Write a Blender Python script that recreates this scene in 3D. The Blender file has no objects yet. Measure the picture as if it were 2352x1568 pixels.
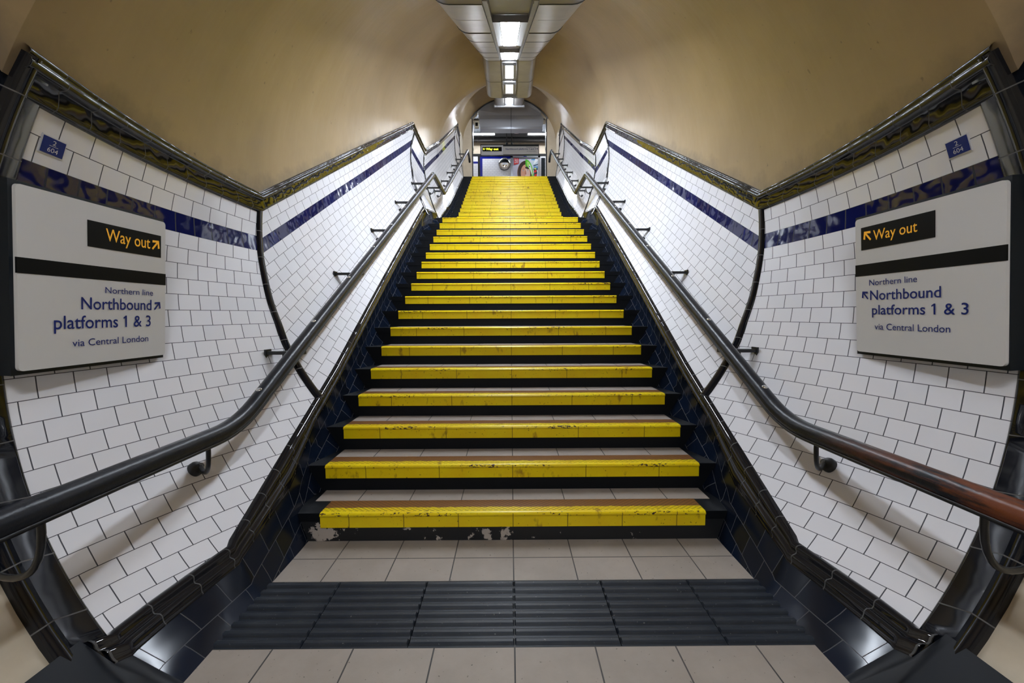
import bpy, math, random
from mathutils import Vector, Matrix
random.seed(7)
SC = bpy.context.scene
COL = SC.collection

# ------------------------------------------------------------------ camera
cam_d = bpy.data.cameras.new('camera')
cam = bpy.data.objects.new('camera', cam_d); COL.objects.link(cam)
cam_d.sensor_width = 36.0
cam_d.lens = 36.0 * 972.43 / 2352.0
cam_d.clip_start = 0.02
H = 1.2377                                   # lens height above the lower floor
cam.location = (-0.012, 0.0, H)
cam.matrix_world = (Matrix.Translation((-0.012, 0, H)) @ Matrix.Rotation(-0.0046, 4, 'Z')
                    @ Matrix.Rotation(math.pi / 2 - 0.0641, 4, 'X') @ Matrix.Rotation(-0.0045, 4, 'Z'))
SC.camera = cam

# ------------------------------------------------------------------ world, exposure
W = bpy.data.worlds.new('world'); SC.world = W; W.use_nodes = True
W.node_tree.nodes['Background'].inputs[0].default_value = (.75, .8, .9, 1)
W.node_tree.nodes['Background'].inputs[1].default_value = 0.02
SC.view_settings.view_transform = 'Standard'
SC.view_settings.look = 'None'
SC.view_settings.gamma = 1
SC.view_settings.use_curve_mapping = False
SC.view_settings.exposure = 0.0
LAMP = 120.0            # brightness of the luminaires in the ceiling duct
TUBE = 280.0             # brightness of the fluorescent tubes at the top

# ------------------------------------------------------------------ place constants
S = 0.5387                       # slope of the stairs
G, RISE = 0.2961, 0.15951
Y1, Z1 = 2.2492, 0.15951         # first nosing
YT = Y1 + 17 * G                 # last nosing of the lower flight
ZL = 18 * RISE                   # landing floor
Y2 = 8.735                       # first nosing of the upper flight
YE = Y2 + 15 * G
ZE = ZL + 16 * RISE              # concourse floor
HW = 1.1457                      # half width of the yellow nosings
RT = 1.748                       # tunnel radius
def N1(y): return -1.0554 + S * y
def N2(y): return ZL + RISE + S * (y - Y2)
def lerp(a, b, t): return a + (b - a) * t
def interp(x, xs, ys):
    if x <= xs[0]: return ys[0]
    for i in range(1, len(xs)):
        if x <= xs[i]:
            return lerp(ys[i-1], ys[i], (x - xs[i-1]) / (xs[i] - xs[i-1]))
    return ys[-1]
def CZ(y):
    if y < 1.40: y = 1.40
    if y < 8.0: return .4721 + S * y
    if y < 9.82: return .4721 + S * 8.0
    return .4721 + S * (min(y, 14.21) - 1.82)
def RR(y):
    if y < 1.36: return RT + .045
    return interp(y, [8.0, 9.82], [RT, 1.65])
def KK(y): return interp(y, [3, 7.25, 8.0, 8.5, 8.9, 9.35, 9.82, 12.4, 14.2], [RT, 2.02, 3.1, 3.0, 2.65, 2.2, 1.72, 1.70, 3.6])
def xw(y, z):
    c, r = CZ(y), RR(y)
    k = r
    if z < c and y > 3: k = max(r, KK(y))
    q = 1 - ((z - c) / k) ** 2
    return r * math.sqrt(max(q, .02))
def wall_pt(s, y, z, off=0.0):
    """point on the wall (s=-1 left, 1 right), moved off metres into the passage"""
    c, r = CZ(y), RR(y)
    x = xw(y, z)
    d = Vector((x, 0, (z - c))); d.normalize()
    return Vector((s * (x - off * d.x), y, z - off * d.z))

# ------------------------------------------------------------------ node helpers
class NT:
    def __init__(self, name):
        self.m = bpy.data.materials.new(name); self.m.use_nodes = True
        self.t = self.m.node_tree; self.n = self.t.nodes
        self.b = self.n['Principled BSDF']
    def node(self, typ, **kw):
        nd = self.n.new(typ)
        for k, v in kw.items(): setattr(nd, k, v)
        return nd
    def put(self, sock, v):
        if isinstance(v, bpy.types.NodeSocket): self.t.links.new(v, sock)
        elif isinstance(v, (tuple, list)) and len(v) == 3 and sock.type == 'RGBA': sock.default_value = (*v, 1)
        else: sock.default_value = v
    def set(self, **kw):
        for k, v in kw.items(): self.put(self.b.inputs[k.replace('_', ' ')], v)
        return self
    def math(self, op, a, b=0.0, c=None):
        nd = self.node('ShaderNodeMath', operation=op)
        self.put(nd.inputs[0], a); self.put(nd.inputs[1], b)
        if c is not None: self.put(nd.inputs[2], c)
        return nd.outputs[0]
    def mix(self, f, a, b):
        nd = self.node('ShaderNodeMix', data_type='RGBA')
        self.put(nd.inputs[0], f); self.put(nd.inputs[6], a); self.put(nd.inputs[7], b)
        return nd.outputs[2]
    def noise(self, scale, detail=3, rough=.55, vec=None, col=False):
        nd = self.node('ShaderNodeTexNoise')
        nd.inputs['Scale'].default_value = scale; nd.inputs['Detail'].default_value = detail
        nd.inputs['Roughness'].default_value = rough
        if vec is not None: self.t.links.new(vec, nd.inputs['Vector'])
        return nd.outputs['Color' if col else 'Fac']
    def ramp(self, f, lo, hi):
        nd = self.node('ShaderNodeMapRange'); nd.clamp = True
        self.put(nd.inputs[0], f); self.put(nd.inputs[1], lo); self.put(nd.inputs[2], hi)
        return nd.outputs[0]
    def coord(self, which='Object'):
        return self.node('ShaderNodeTexCoord').outputs[which]
    def mapping(self, vec, scale=(1, 1, 1), loc=(0, 0, 0)):
        nd = self.node('ShaderNodeMapping')
        self.t.links.new(vec, nd.inputs[0])
        nd.inputs['Scale'].default_value = scale; nd.inputs['Location'].default_value = loc
        return nd.outputs[0]
    def sep(self, vec):
        nd = self.node('ShaderNodeSeparateXYZ'); self.t.links.new(vec, nd.inputs[0]); return nd.outputs
    def uv(self): return self.node('ShaderNodeUVMap').outputs[0]
    def bump(self, h, strength=.3, dist=.01, normal=None):
        nd = self.node('ShaderNodeBump'); nd.inputs['Strength'].default_value = strength
        nd.inputs['Distance'].default_value = dist; self.put(nd.inputs['Height'], h)
        if normal is not None: self.t.links.new(normal, nd.inputs['Normal'])
        self.t.links.new(nd.outputs[0], self.b.inputs['Normal']); return nd.outputs[0]
    def brick(self, vec, w, h, mortar, c1, c2, cm, offset=.5, smooth=.1):
        nd = self.node('ShaderNodeTexBrick'); nd.offset = offset
        self.t.links.new(vec, nd.inputs['Vector'])
        I = nd.inputs
        I['Color1'].default_value = (*c1, 1); I['Color2'].default_value = (*c2, 1); I['Mortar'].default_value = (*cm, 1)
        I['Scale'].default_value = 1; I['Mortar Size'].default_value = mortar; I['Mortar Smooth'].default_value = smooth
        I['Brick Width'].default_value = w; I['Row Height'].default_value = h; I['Bias'].default_value = 0
        return nd.outputs
def simple(name, col, rough=.5, metal=0.0, spec=.5, em=None, ems=0.0):
    t = NT(name).set(Base_Color=col, Roughness=rough, Metallic=metal)
    t.b.inputs['Specular IOR Level'].default_value = spec
    if em: t.set(Emission_Color=em, Emission_Strength=ems)
    return t.m

M = {}
def glazed(name, w, h, mortar, c1, c2, cm, rough, wav, uvscale=(1, 1, 1), offset=.5, wscale=5.0, wob=.004):
    t = NT(name)
    uv = t.mapping(t.uv(), uvscale)
    b = t.brick(uv, w, h, mortar, c1, c2, cm, offset)
    fac = b['Fac']
    t.set(Base_Color=b['Color'], Roughness=t.math('ADD', t.math('MULTIPLY', fac, .6), rough))
    wv = t.noise(wscale, 1, .4, t.coord('Object'))
    n1 = t.node('ShaderNodeBump'); n1.inputs['Strength'].default_value = wav; n1.inputs['Distance'].default_value = wob
    t.put(n1.inputs['Height'], wv)
    n2 = t.node('ShaderNodeBump', invert=True); n2.inputs['Strength'].default_value = .5; n2.inputs['Distance'].default_value = .002
    t.put(n2.inputs['Height'], fac); t.t.links.new(n1.outputs[0], n2.inputs['Normal'])
    t.t.links.new(n2.outputs[0], t.b.inputs['Normal'])
    return t.m
M['tile'] = glazed('white_glazed_tile', 1.0, 1.0, .018, (.80, .79, .82), (.76, .755, .785), (.06, .062, .075), .09, .5, wscale=7)
M['band'] = glazed('cobalt_glazed_tile', 1.0, 1.0, .03, (.004, .006, .06), (.006, .009, .085), (.006, .008, .02), .05, .8, offset=0, wscale=9, wob=.004)
M['black_tile'] = glazed('black_glazed_tile', .15, .12, .0022, (.008, .012, .022), (.012, .016, .03), (.10, .10, .11), .07, .9, wscale=9)
M['cornice'] = glazed('dark_cornice_tile', .15, 1.0, .002, (.010, .010, .012), (.014, .013, .014), (.06, .06, .06), .06, 1.0, offset=0, wscale=8)
M['trimtile'] = glazed('dark_edge_tile', .19, 1.0, .002, (.005, .006, .009), (.006, .007, .010), (.10, .095, .09), .10, .8, offset=0, wscale=8)
M['navy'] = glazed('navy_skirting_tile', .152, .102, .0016, (.004, .006, .011), (.005, .010, .024), (.075, .075, .08), .16, .8, wscale=7)
M['navy'].node_tree.nodes['Principled BSDF'].inputs['Specular IOR Level'].default_value = .22

t = NT('cream_paint')
n = t.noise(1.3, 4, .6, t.coord('Object'))
n2 = t.noise(14, 6, .7, t.coord('Object'))
sp = t.ramp(t.noise(23, 2, .5, t.coord('Object')), .73, .77)
c = t.mix(t.ramp(n, .35, .7), (.385, .275, .138), (.325, .23, .112))
c = t.mix(t.math('MULTIPLY', t.ramp(n2, .55, .8), .15), c, (.33, .25, .16))
c = t.mix(t.math('MULTIPLY', sp, .55), c, (.10, .07, .05))
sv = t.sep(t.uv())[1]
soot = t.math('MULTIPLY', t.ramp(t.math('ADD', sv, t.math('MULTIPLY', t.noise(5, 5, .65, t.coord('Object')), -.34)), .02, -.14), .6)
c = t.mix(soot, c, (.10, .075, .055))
t.set(Base_Color=c, Roughness=.36)
t.b.inputs['Specular IOR Level'].default_value = .5
st = t.noise(1.0, 4, .6, t.mapping(t.coord('Object'), (.35, 3.2, .35)))
t.bump(t.math('ADD', t.noise(1.8, 3, .5, t.coord('Object')), t.math('MULTIPLY', st, .5)), .35, .03)
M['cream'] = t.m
t = NT('plain_cream_wall')
c = t.mix(t.ramp(t.noise(2.5, 6, .65, t.coord('Object')), .35, .75), (.60, .52, .40), (.46, .39, .29))
t.set(Base_Color=c, Roughness=.5)
M['cream2'] = t.m

def floor_mat(name, w, h, uvloc, base, dark, mortar=.003):
    t = NT(name)
    uv = t.mapping(t.uv(), (1, 1, 1), uvloc)
    b = t.brick(uv, w, h, mortar, base, tuple(x * .93 for x in base), (.02, .02, .022), 0.0)
    dirt = t.ramp(t.noise(3.0, 5, .65, t.coord('Object')), .35, .75)
    c = t.mix(t.math('MULTIPLY', dirt, .45), b['Color'], dark)
    pit = t.ramp(t.noise(70, 2, .5, t.coord('Object')), .70, .74)
    c = t.mix(t.math('MULTIPLY', pit, .7), c, (.04, .035, .03))
    t.set(Base_Color=c, Roughness=.62)
    h_ = t.math('ADD', t.math('MULTIPLY', b['Fac'], -1.0), t.math('MULTIPLY', t.noise(160, 3, .6, t.coord('Object')), .25))
    t.bump(h_, .35, .003)
    return t.m
M['floor'] = floor_mat('beige_floor_tile', .3, .188, (0.0, -.0, 0), (.33, .28, .24), (.16, .13, .11))
M['tread'] = floor_mat('beige_tread_tile', .3, .5, (0.0, .0, 0), (.34, .29, .255), (.20, .17, .15))
M['stepblack'] = simple('black_step_paint', (.004, .005, .007), .5, 0, .18)

def chipped():
    t = NT('chipped_black_riser')
    o = t.coord('Object')
    nz = t.noise(13, 6, .65, o)
    big = t.noise(2.3, 1, .4, o)
    m = t.ramp(t.math('ADD', nz, t.math('ADD', t.math('MULTIPLY', t.math('SUBTRACT', big, .5), .5), t.math('MULTIPLY', t.sep(o)[0], -.06))), .64, .655)
    t.set(Base_Color=t.mix(m, (.007, .008, .010), (.40, .35, .31)), Roughness=.5)
    return t.m
M['chipped'] = chipped()

def yellow(name, joint):
    t = NT(name)
    uvx = t.sep(t.uv()); u, v = uvx[0], uvx[1]
    oi = t.node('ShaderNodeObjectInfo')
    seed = t.math('MULTIPLY', oi.outputs['Random'], 37.0)
    cmb = t.node('ShaderNodeCombineXYZ'); t.put(cmb.inputs[0], t.math('ADD', u, seed)); t.put(cmb.inputs[1], v); t.put(cmb.inputs[2], seed)
    vec = cmb.outputs[0]
    base = t.mix(t.ramp(t.noise(5, 4, .6, vec), .35, .7), (.80, .62, .004), (.76, .52, .003))
    # rubbed marks and scuffs on the riser plate
    st = t.noise(9, 3, .6, t.mapping(vec, (1.6, .7, 1)))
    base = t.mix(t.math('MULTIPLY', t.ramp(st, .62, .72), .75), base, (.26, .12, .01))
    fl = t.noise(55, 3, .6, vec)
    base = t.mix(t.math('MULTIPLY', t.ramp(fl, .66, .70), .8), base, (.10, .05, .01))
    # worn back half of the gritted tread strip
    wn = t.noise(30, 4, .6, vec)
    back = t.ramp(t.math('ADD', v, t.math('MULTIPLY', t.math('SUBTRACT', wn, .5), .03)), .094, .088)
    base = t.mix(back, base, (.22, .09, .026))
    # diamond lattice of the grit strip
    p = .032
    a = t.math('FRACT', t.math('DIVIDE', t.math('ADD', u, t.math('MULTIPLY', v, 1.25)), p))
    b = t.math('FRACT', t.math('DIVIDE', t.math('SUBTRACT', u, t.math('MULTIPLY', v, 1.25)), p))
    la = t.math('LESS_THAN', a, .13); lb = t.math('LESS_THAN', b, .13)
    lat = t.math('MULTIPLY', t.math('MAXIMUM', la, lb), t.math('LESS_THAN', v, .135))
    base = t.mix(t.math('MULTIPLY', lat, .9), base, (.012, .012, .008))
    # chips along the lip
    ch = t.noise(1, 4, .6, t.mapping(vec, (48, 90, 1)))
    big = t.noise(1, 2, .5, t.mapping(vec, (2.1, 1, 1)))
    lip = t.math('MULTIPLY', t.math('GREATER_THAN', v, .150), t.math('LESS_THAN', v, .176))
    chm = t.math('MULTIPLY', lip, t.ramp(t.math('ADD', ch, t.math('MULTIPLY', t.math('SUBTRACT', big, .5), .55)), .625, .64))
    base = t.mix(chm, base, (.05, .022, .016))
    # seams of the riser plate and the crease under the lip
    ju = t.math('FRACT', t.math('DIVIDE', t.math('ADD', u, 30 * joint), joint))
    seam = t.math('MULTIPLY', t.math('MAXIMUM', t.math('LESS_THAN', ju, .004 / joint * .55), t.math('GREATER_THAN', ju, 1 - .004 / joint * .55)), t.math('GREATER_THAN', v, .16))
    crease = t.math('MULTIPLY', t.math('GREATER_THAN', v, .1745), t.math('LESS_THAN', v, .1775))
    base = t.mix(t.math('MULTIPLY', t.math('MAXIMUM', seam, t.math('MULTIPLY', crease, .6)), .85), base, (.10, .06, .01))
    t.set(Base_Color=base, Roughness=.33); t.b.inputs['Specular IOR Level'].default_value = .35
    t.bump(t.math('MULTIPLY', lat, -1.0), .4, .002)
    return t.m
M['yellow'] = yellow('yellow_nosing_paint', .45)
M['yellow1'] = yellow('yellow_first_nosing_paint', .2985)

t = NT('charcoal_tactile_paving')
o = t.coord('Object')
c = t.mix(t.ramp(t.noise(6, 5, .6, o), .35, .7), (.010, .014, .022), (.022, .026, .033))
c = t.mix(t.math('MULTIPLY', t.ramp(t.noise(90, 3, .6, o), .69, .72), .8), c, (.20, .19, .18))
t.set(Base_Color=c, Roughness=.42); t.b.inputs['Specular IOR Level'].default_value = .3; t.bump(t.noise(120, 3, .6, o), .2, .002)
M['tactile'] = t.m

def rail_mat(name, worn):
    t = NT(name)
    o = t.coord('Object'); xyz = t.sep(o)
    streak = t.noise(6, 5, .65, t.mapping(o, (5, .7, 5)))
    c = t.mix(t.ramp(streak, .4, .7), (.008, .010, .015), (.018, .020, .026))
    if worn:
        m = t.math('MULTIPLY', t.ramp(streak, .42, .56), t.ramp(xyz[1], 1.75, 1.2))
        c = t.mix(t.math('MULTIPLY', m, .9), c, (.16, .045, .016))
    t.set(Base_Color=c, Roughness=.33); t.b.inputs['Specular IOR Level'].default_value = .3
    t.bump(t.noise(30, 4, .6, t.mapping(o, (1, 1, 1))), .25, .006)
    return t.m
M['rail'] = rail_mat('black_handrail_lacquer', False)
M['railworn'] = rail_mat('worn_handrail_lacquer', True)
M['iron'] = simple('black_ironwork', (.008, .009, .011), .35)
M['steel'] = simple('bright_steel', (.75, .75, .76), .18, 1.0)
M['satin'] = simple('satin_black_skirting', (.006, .008, .012), .5, 0, .25)
M['rubber'] = simple('black_joint', (.006, .006, .007), .5)

t = NT('duct_enamel')
o = t.coord('Object')
c = t.mix(t.ramp(t.noise(2.5, 4, .6, o), .35, .7), (.30, .28, .255), (.23, .215, .195))
t.set(Base_Color=c, Roughness=.32, Metallic=.25)
t.bump(t.noise(3, 2, .5, o), .12, .01)
M['duct'] = t.m
M['duct_dark'] = simple('duct_channel', (.16, .15, .145), .4, .2)
M['grey_box'] = simple('grey_casing_paint', (.30, .30, .32), .4)
M['grey_panel'] = simple('grey_trunking_paint', (.10, .105, .115), .4)
M['lens'] = simple('lit_diffuser', (.9, .9, .95), .4, em=(.85, .93, 1.04), ems=LAMP)
M['tube'] = simple('lit_fluorescent_tube', (.9, .9, .95), .4, em=(.88, .93, 1.0), ems=TUBE)
M['lampbox'] = simple('lamp_housing_metal', (.22, .215, .21), .4, .2)
M['sign_white'] = simple('white_sign_enamel', (.62, .61, .60), .28)
M['sign_frame'] = simple('dark_sign_casing', (.006, .010, .015), .35, 0, .3)
M['sign_black'] = simple('black_sign_enamel', (.004, .004, .004), .45, 0, .12)
M['sign_blue'] = simple('blue_sign_lettering', (.005, .016, .15), .4, 0, .3)
M['amber'] = simple('amber_sign_lettering', (.95, .46, .02), .4, em=(1, .48, .02), ems=.12)
M['lit_amber'] = simple('lit_sign_lettering', (.9, .8, .1), .4, em=(.85, .95, .06), ems=1.6)
M['plate_blue'] = simple('blue_plate_enamel', (.006, .022, .17), .4, 0, .2)
M['plate_white'] = simple('white_plate_enamel', (.62, .62, .64), .3)
M['white_paint'] = simple('white_panel_paint', (.75, .76, .80), .4)
M['mirror'] = simple('mirror_glass', (.9, .9, .9), .03, 1.0)
M['alu'] = simple('poster_frame_metal', (.42, .43, .46), .3, .6)
M['red'] = simple('red_print', (.60, .012, .012), .4)
M['far_tile'] = glazed('far_white_tile', .15, .075, .0025, (.78, .78, .82), (.74, .74, .79), (.30, .30, .34), .1, .2)
M['far_blue'] = simple('far_blue_tile', (.008, .014, .22), .15)

# ------------------------------------------------------------------ mesh helpers
class MB:
    def __init__(self): self.v = []; self.f = []; self.mi = []; self.uv = []; self.sm = []
    def quad(self, pts, mi=0, uv=None, smooth=False):
        b = len(self.v); self.v += [tuple(p) for p in pts]
        self.f.append(tuple(range(b, b + len(pts)))); self.mi.append(mi); self.sm.append(smooth)
        self.uv.append(uv or [(p[0], p[1]) for p in pts])
    def grid(self, P, mi=0, UV=None, smooth=True, flip=False, closed=False):
        """P[i][j] points"""
        b = len(self.v); n, m = len(P), len(P[0])
        for r in P: self.v += [tuple(p) for p in r]
        for i in range(n - 1):
            for j in range(m if closed else m - 1):
                k = (j + 1) % m
                idx = [(i, j), (i + 1, j), (i + 1, k), (i, k)]
                if flip: idx = idx[::-1]
                self.f.append(tuple(b + a * m + c for a, c in idx)); self.mi.append(mi); self.sm.append(smooth)
                if UV: self.uv.append([UV[a][c] for a, c in idx])
                else: self.uv.append([(self.v[b + a * m + c][0], self.v[b + a * m + c][1]) for a, c in idx])
    def box(self, lo, hi, mi=0):
        x0, y0, z0 = lo; x1, y1, z1 = hi
        p = [(x0, y0, z0), (x1, y0, z0), (x1, y1, z0), (x0, y1, z0), (x0, y0, z1), (x1, y0, z1), (x1, y1, z1), (x0, y1, z1)]
        b = len(self.v); self.v += p
        for f in ((0, 3, 2, 1), (4, 5, 6, 7), (0, 1, 5, 4), (1, 2, 6, 5), (2, 3, 7, 6), (3, 0, 4, 7)):
            self.f.append(tuple(b + i for i in f)); self.mi.append(mi); self.sm.append(False)
            self.uv.append([(p[i][0], p[i][1] + p[i][2]) for i in f])
    def obox(self, O, ax, ay, az, lo, hi, mi=0):
        """box in the frame O, ax, ay, az"""
        b = len(self.v); p = []
        for z in (lo[2], hi[2]):
            for x, y in ((lo[0], lo[1]), (hi[0], lo[1]), (hi[0], hi[1]), (lo[0], hi[1])):
                p.append(tuple(O + ax * x + ay * y + az * z))
        self.v += p
        for f in ((0, 3, 2, 1), (4, 5, 6, 7), (0, 1, 5, 4), (1, 2, 6, 5), (2, 3, 7, 6), (3, 0, 4, 7)):
            self.f.append(tuple(b + i for i in f)); self.mi.append(mi); self.sm.append(False)
            self.uv.append([(p[i][0], p[i][1]) for i in f])
    def prism(self, pts, vec, mi=0, smooth=False):
        """closed polygon pts extruded by vec"""
        pts = [Vector(p) for p in pts]; vec = Vector(vec); n = len(pts); b = len(self.v)
        self.v += [tuple(p) for p in pts] + [tuple(p + vec) for p in pts]
        def add(f, s=False):
            self.f.append(tuple(b + i for i in f)); self.mi.append(mi); self.sm.append(s)
            self.uv.append([(self.v[b + i][0], self.v[b + i][2]) for i in f])
        add(range(n - 1, -1, -1)); add(range(n, 2 * n))
        for i in range(n): add((i, (i + 1) % n, n + (i + 1) % n, n + i), smooth)
    def tube(self, path, r, n=10, mi=0, cap=True):
        path = [Vector(p) for p in path]; rings = []
        up = Vector((0.13, .21, 1)).normalized()
        for i, p in enumerate(path):
            t = (path[min(i + 1, len(path) - 1)] - path[max(i - 1, 0)]).normalized()
            s = t.cross(up).normalized(); u = s.cross(t)
            rr = r[i] if isinstance(r, (list, tuple)) else r
            rings.append([p + (s * math.cos(a) + u * math.sin(a)) * rr for a in [2 * math.pi * k / n for k in range(n)]])
        self.grid(rings, mi, None, True, closed=True)
        if cap:
            self.quad(rings[0], mi); self.quad(rings[-1][::-1], mi)
    def lathe(self, O, ax, prof, n=24, mi=0):
        """prof: list of (distance along ax, radius)"""
        ax = Vector(ax).normalized(); s = ax.orthogonal().normalized(); u = ax.cross(s)
        O = Vector(O)
        rings = [[O + ax * d + (s * math.cos(a) + u * math.sin(a)) * max(r, 1e-4) for a in [2 * math.pi * k / n for k in range(n)]] for d, r in prof]
        self.grid(rings, mi, None, True, closed=True)
        self.quad(rings[0], mi); self.quad(rings[-1][::-1], mi)
    def build(self, name, mats, parent=None, origin=None):
        me = bpy.data.meshes.new(name)
        vs = self.v
        if origin is not None:
            ox, oy, oz = origin; vs = [(x - ox, y - oy, z - oz) for x, y, z in vs]
        me.from_pydata(vs, [], self.f)
        if not isinstance(mats, (list, tuple)): mats = [mats]
        for m in mats: me.materials.append(m)
        me.polygons.foreach_set('material_index', self.mi)
        me.polygons.foreach_set('use_smooth', self.sm)
        ul = me.uv_layers.new(name='UVMap')
        flat = [c for f in self.uv for q in f for c in q]
        ul.data.foreach_set('uv', flat)
        me.update()
        o = bpy.data.objects.new(name, me); COL.objects.link(o)
        if origin is not None: o.location = origin
        if parent is not None:
            o.parent = parent
            if origin is not None: o.location = Vector(origin) - parent.location
            else: o.location = -parent.location
        return o
def tag(o, label=None, cat=None, group=None, kind=None):
    if label: o['label'] = label
    if cat: o['category'] = cat
    if group: o['group'] = group
    if kind: o['kind'] = kind
    return o
def thing(name, loc, label, cat, group=None):
    o = bpy.data.objects.new(name, None); COL.objects.link(o); o.location = loc
    o.empty_display_size = .1
    return tag(o, label, cat, group)
def struct(mb, name, mats, label, cat):
    return tag(mb.build(name, mats), label, cat, None, 'structure')
def text_mesh(body, weight=.012):
    cu = bpy.data.curves.new('text', 'FONT'); cu.body = body; cu.size = 1.0; cu.offset = weight; cu.resolution_u = 4
    ob = bpy.data.objects.new('text', cu); COL.objects.link(ob)
    bpy.context.view_layer.update()
    me = bpy.data.meshes.new_from_object(ob.evaluated_get(bpy.context.evaluated_depsgraph_get()))
    vs = [tuple(v.co) for v in me.vertices]; fs = [tuple(p.vertices) for p in me.polygons]
    bpy.data.objects.remove(ob); bpy.data.curves.remove(cu); bpy.data.meshes.remove(me)
    return vs, fs
CAP = None
def lettering(mb, body, O, ax, az, x0, x1, zb, zc, off, nrm, mi=0, weight=.018):
    """text from x0 to x1, baseline zb, capital height up to zc, in the plane O, ax, az"""
    global CAP
    if CAP is None:
        vs, _ = text_mesh('H'); CAP = max(v[1] for v in vs)
    vs, fs = text_mesh(body, weight)
    a0 = min(v[0] for v in vs); a1 = max(v[0] for v in vs)
    sx = (x1 - x0) / (a1 - a0); sz = (zc - zb) / CAP
    b = len(mb.v)
    mb.v += [tuple(O + ax * (x0 + (v[0] - a0) * sx) + az * (zb + v[1] * sz) + nrm * off) for v in vs]
    for f in fs:
        mb.f.append(tuple(b + i for i in f)); mb.mi.append(mi); mb.sm.append(False); mb.uv.append([(0, 0)] * len(f))
    if ' 1 ' in body:
        pre = body[:body.index(' 1 ') + 2]
        xr = max(v[0] for v in text_mesh(pre, weight)[0]); w1 = [v[0] for v in text_mesh('1', weight)[0]]; w1 = max(w1) - min(w1)
        xl = xr - w1
        fl_ = [(xl + .02, CAP * .99), (xl + .02, CAP * .82), (xl - .13, CAP * .70), (xl - .13, CAP * .83)]
        mb.quad([O + ax * (x0 + (x - a0) * sx) + az * (zb + z * sz) + nrm * off for x, z in fl_], mi)
def arrow(mb, O, ax, az, cx, cz, size, ang, off, nrm, mi=0):
    """arrow with an open head, pointing at angle ang in the plane"""
    w = .17
    bars = [((-1, -w / 1.0), (.9, w)),]
    def rot(p):
        c, s = math.cos(ang), math.sin(ang); return (p[0] * c - p[1] * s, p[0] * s + p[1] * c)
    polys = [[(-1, -.15), (.80, -.15), (.80, .15), (-1, .15)],
             [(1, 0), (.12, .92), (-.18, .70), (.56, 0)], [(1, 0), (.56, 0), (-.18, -.70), (.12, -.92)]]
    for k, pl in enumerate(polys):
        q = [rot(p) for p in pl]
        mb.quad([O + ax * (cx + x * size) + az * (cz + y * size) + nrm * (off + .0002 * k) for x, y in q], mi)

# ------------------------------------------------------------------ the tunnel walls
# boundaries of the tiled zones, Y as a function of height
ZK = [(.60, 2.69), (.722, 2.712), (1.054, 2.779), (1.17, 2.814), (1.329, 2.843), (1.486, 2.879), (1.656, 2.912), (1.779, 2.944), (1.999, 3.002), (2.15, 3.045)]
ZA = [(2.75, 6.80), (2.864, 6.847), (3.064, 6.961), (3.23, 7.013), (3.429, 7.073), (3.778, 7.32), (4.163, 7.596), (4.634, 8.047), (4.8, 8.2)]
ZB = [(2.9, 8.60), (3.424, 8.50), (3.762, 8.40), (4.072, 8.45), (4.347, 8.585), (4.539, 8.795), (4.7, 8.95)]
ZC = [(5.301, 12.6), (5.614, 12.865), (6.182, 12.971), (6.615, 13.094), (7.023, 13.48), (7.2, 13.65)]
def tab(T): 
    zs = [a for a, _ in T]; ys = [b for _, b in T]
    return lambda z: interp(z, zs, ys)
Yn = lambda z: 1.362 + .071 * z
Yk, YA, YB, YC = tab(ZK), tab(ZA), tab(ZB), tab(ZC)
YD = lambda z: 14.30
def ztop_skirt(y):
    if y < 1.33: return .27
    if y < 1.823: return .155 + (y - 1.37) * .165
    z = N1(y) + .3168
    if y < 8.7: return min(z, 2.945) if N2(y) + .18 < 2.945 else N2(y) + .18
    return min(N2(y) + .18, ZE + .06)
# horizontal lines along each zone: band bottom, band top, white top
hl = [lambda y: 1.675, lambda y: 1.775, lambda y: 1.954]
il = [lambda y: 1.695 + S * (y - 3), lambda y: 1.785 + S * (y - 3), lambda y: 1.955 + S * (y - 3)]
ll = [lambda y: interp(y, [7.42, 8.35], [4.076, 3.95]), lambda y: interp(y, [7.5, 8.45], [4.20, 4.08]), lambda y: interp(y, [7.85, 8.72], [4.568, 4.41])]
ul = [lambda y: N2(y) + 1.134, lambda y: N2(y) + 1.224, lambda y: N2(y) + 1.394]
tl = [lambda y: 6.70, lambda y: 6.80, lambda y: 7.00]
def F(z): return 1.748 * math.asin(max(-.99, min(.99, (z - 1.34) / 1.748)))
def uv_h(y, z):
    u = (y - Yn(z)) / (.098 + .023 * z) + .25
    if z > 1.675: return (u, 40 + (z - 1.775) / .0895)
    return (u, 40 - 20 * (F(1.675) - F(z)) / (F(1.675) - F(.155)))
def uv_band(y, z): return (y / .132, .5)
ca = 1 / math.sqrt(1 + S * S)
def make_uv_i(nl, n, c0):
    def f(y, z):
        zr = z - nl(y)
        lo, hi = .3168, 1.134
        # length round the ring, measured square to the slope
        def arc(q):
            a = math.asin(max(-.99, min(.99, (q - c0) / RT)))
            return RT * a * (1 - .12 * math.cos(a))
        u = (y / ca + (zr) * ca * S) / .149
        if zr > 1.17: return (u, 40 + (zr - 1.224) / .085)
        return (u, 40 - n * (arc(hi) - arc(zr)) / (arc(hi) - arc(lo)))
    return f
uv_i1 = make_uv_i(N1, 11, 1.5275); uv_i2 = make_uv_i(N2, 11, 1.30)
def uv_l(y, z): return (y / .149, (z - 3.0) / .081)
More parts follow.
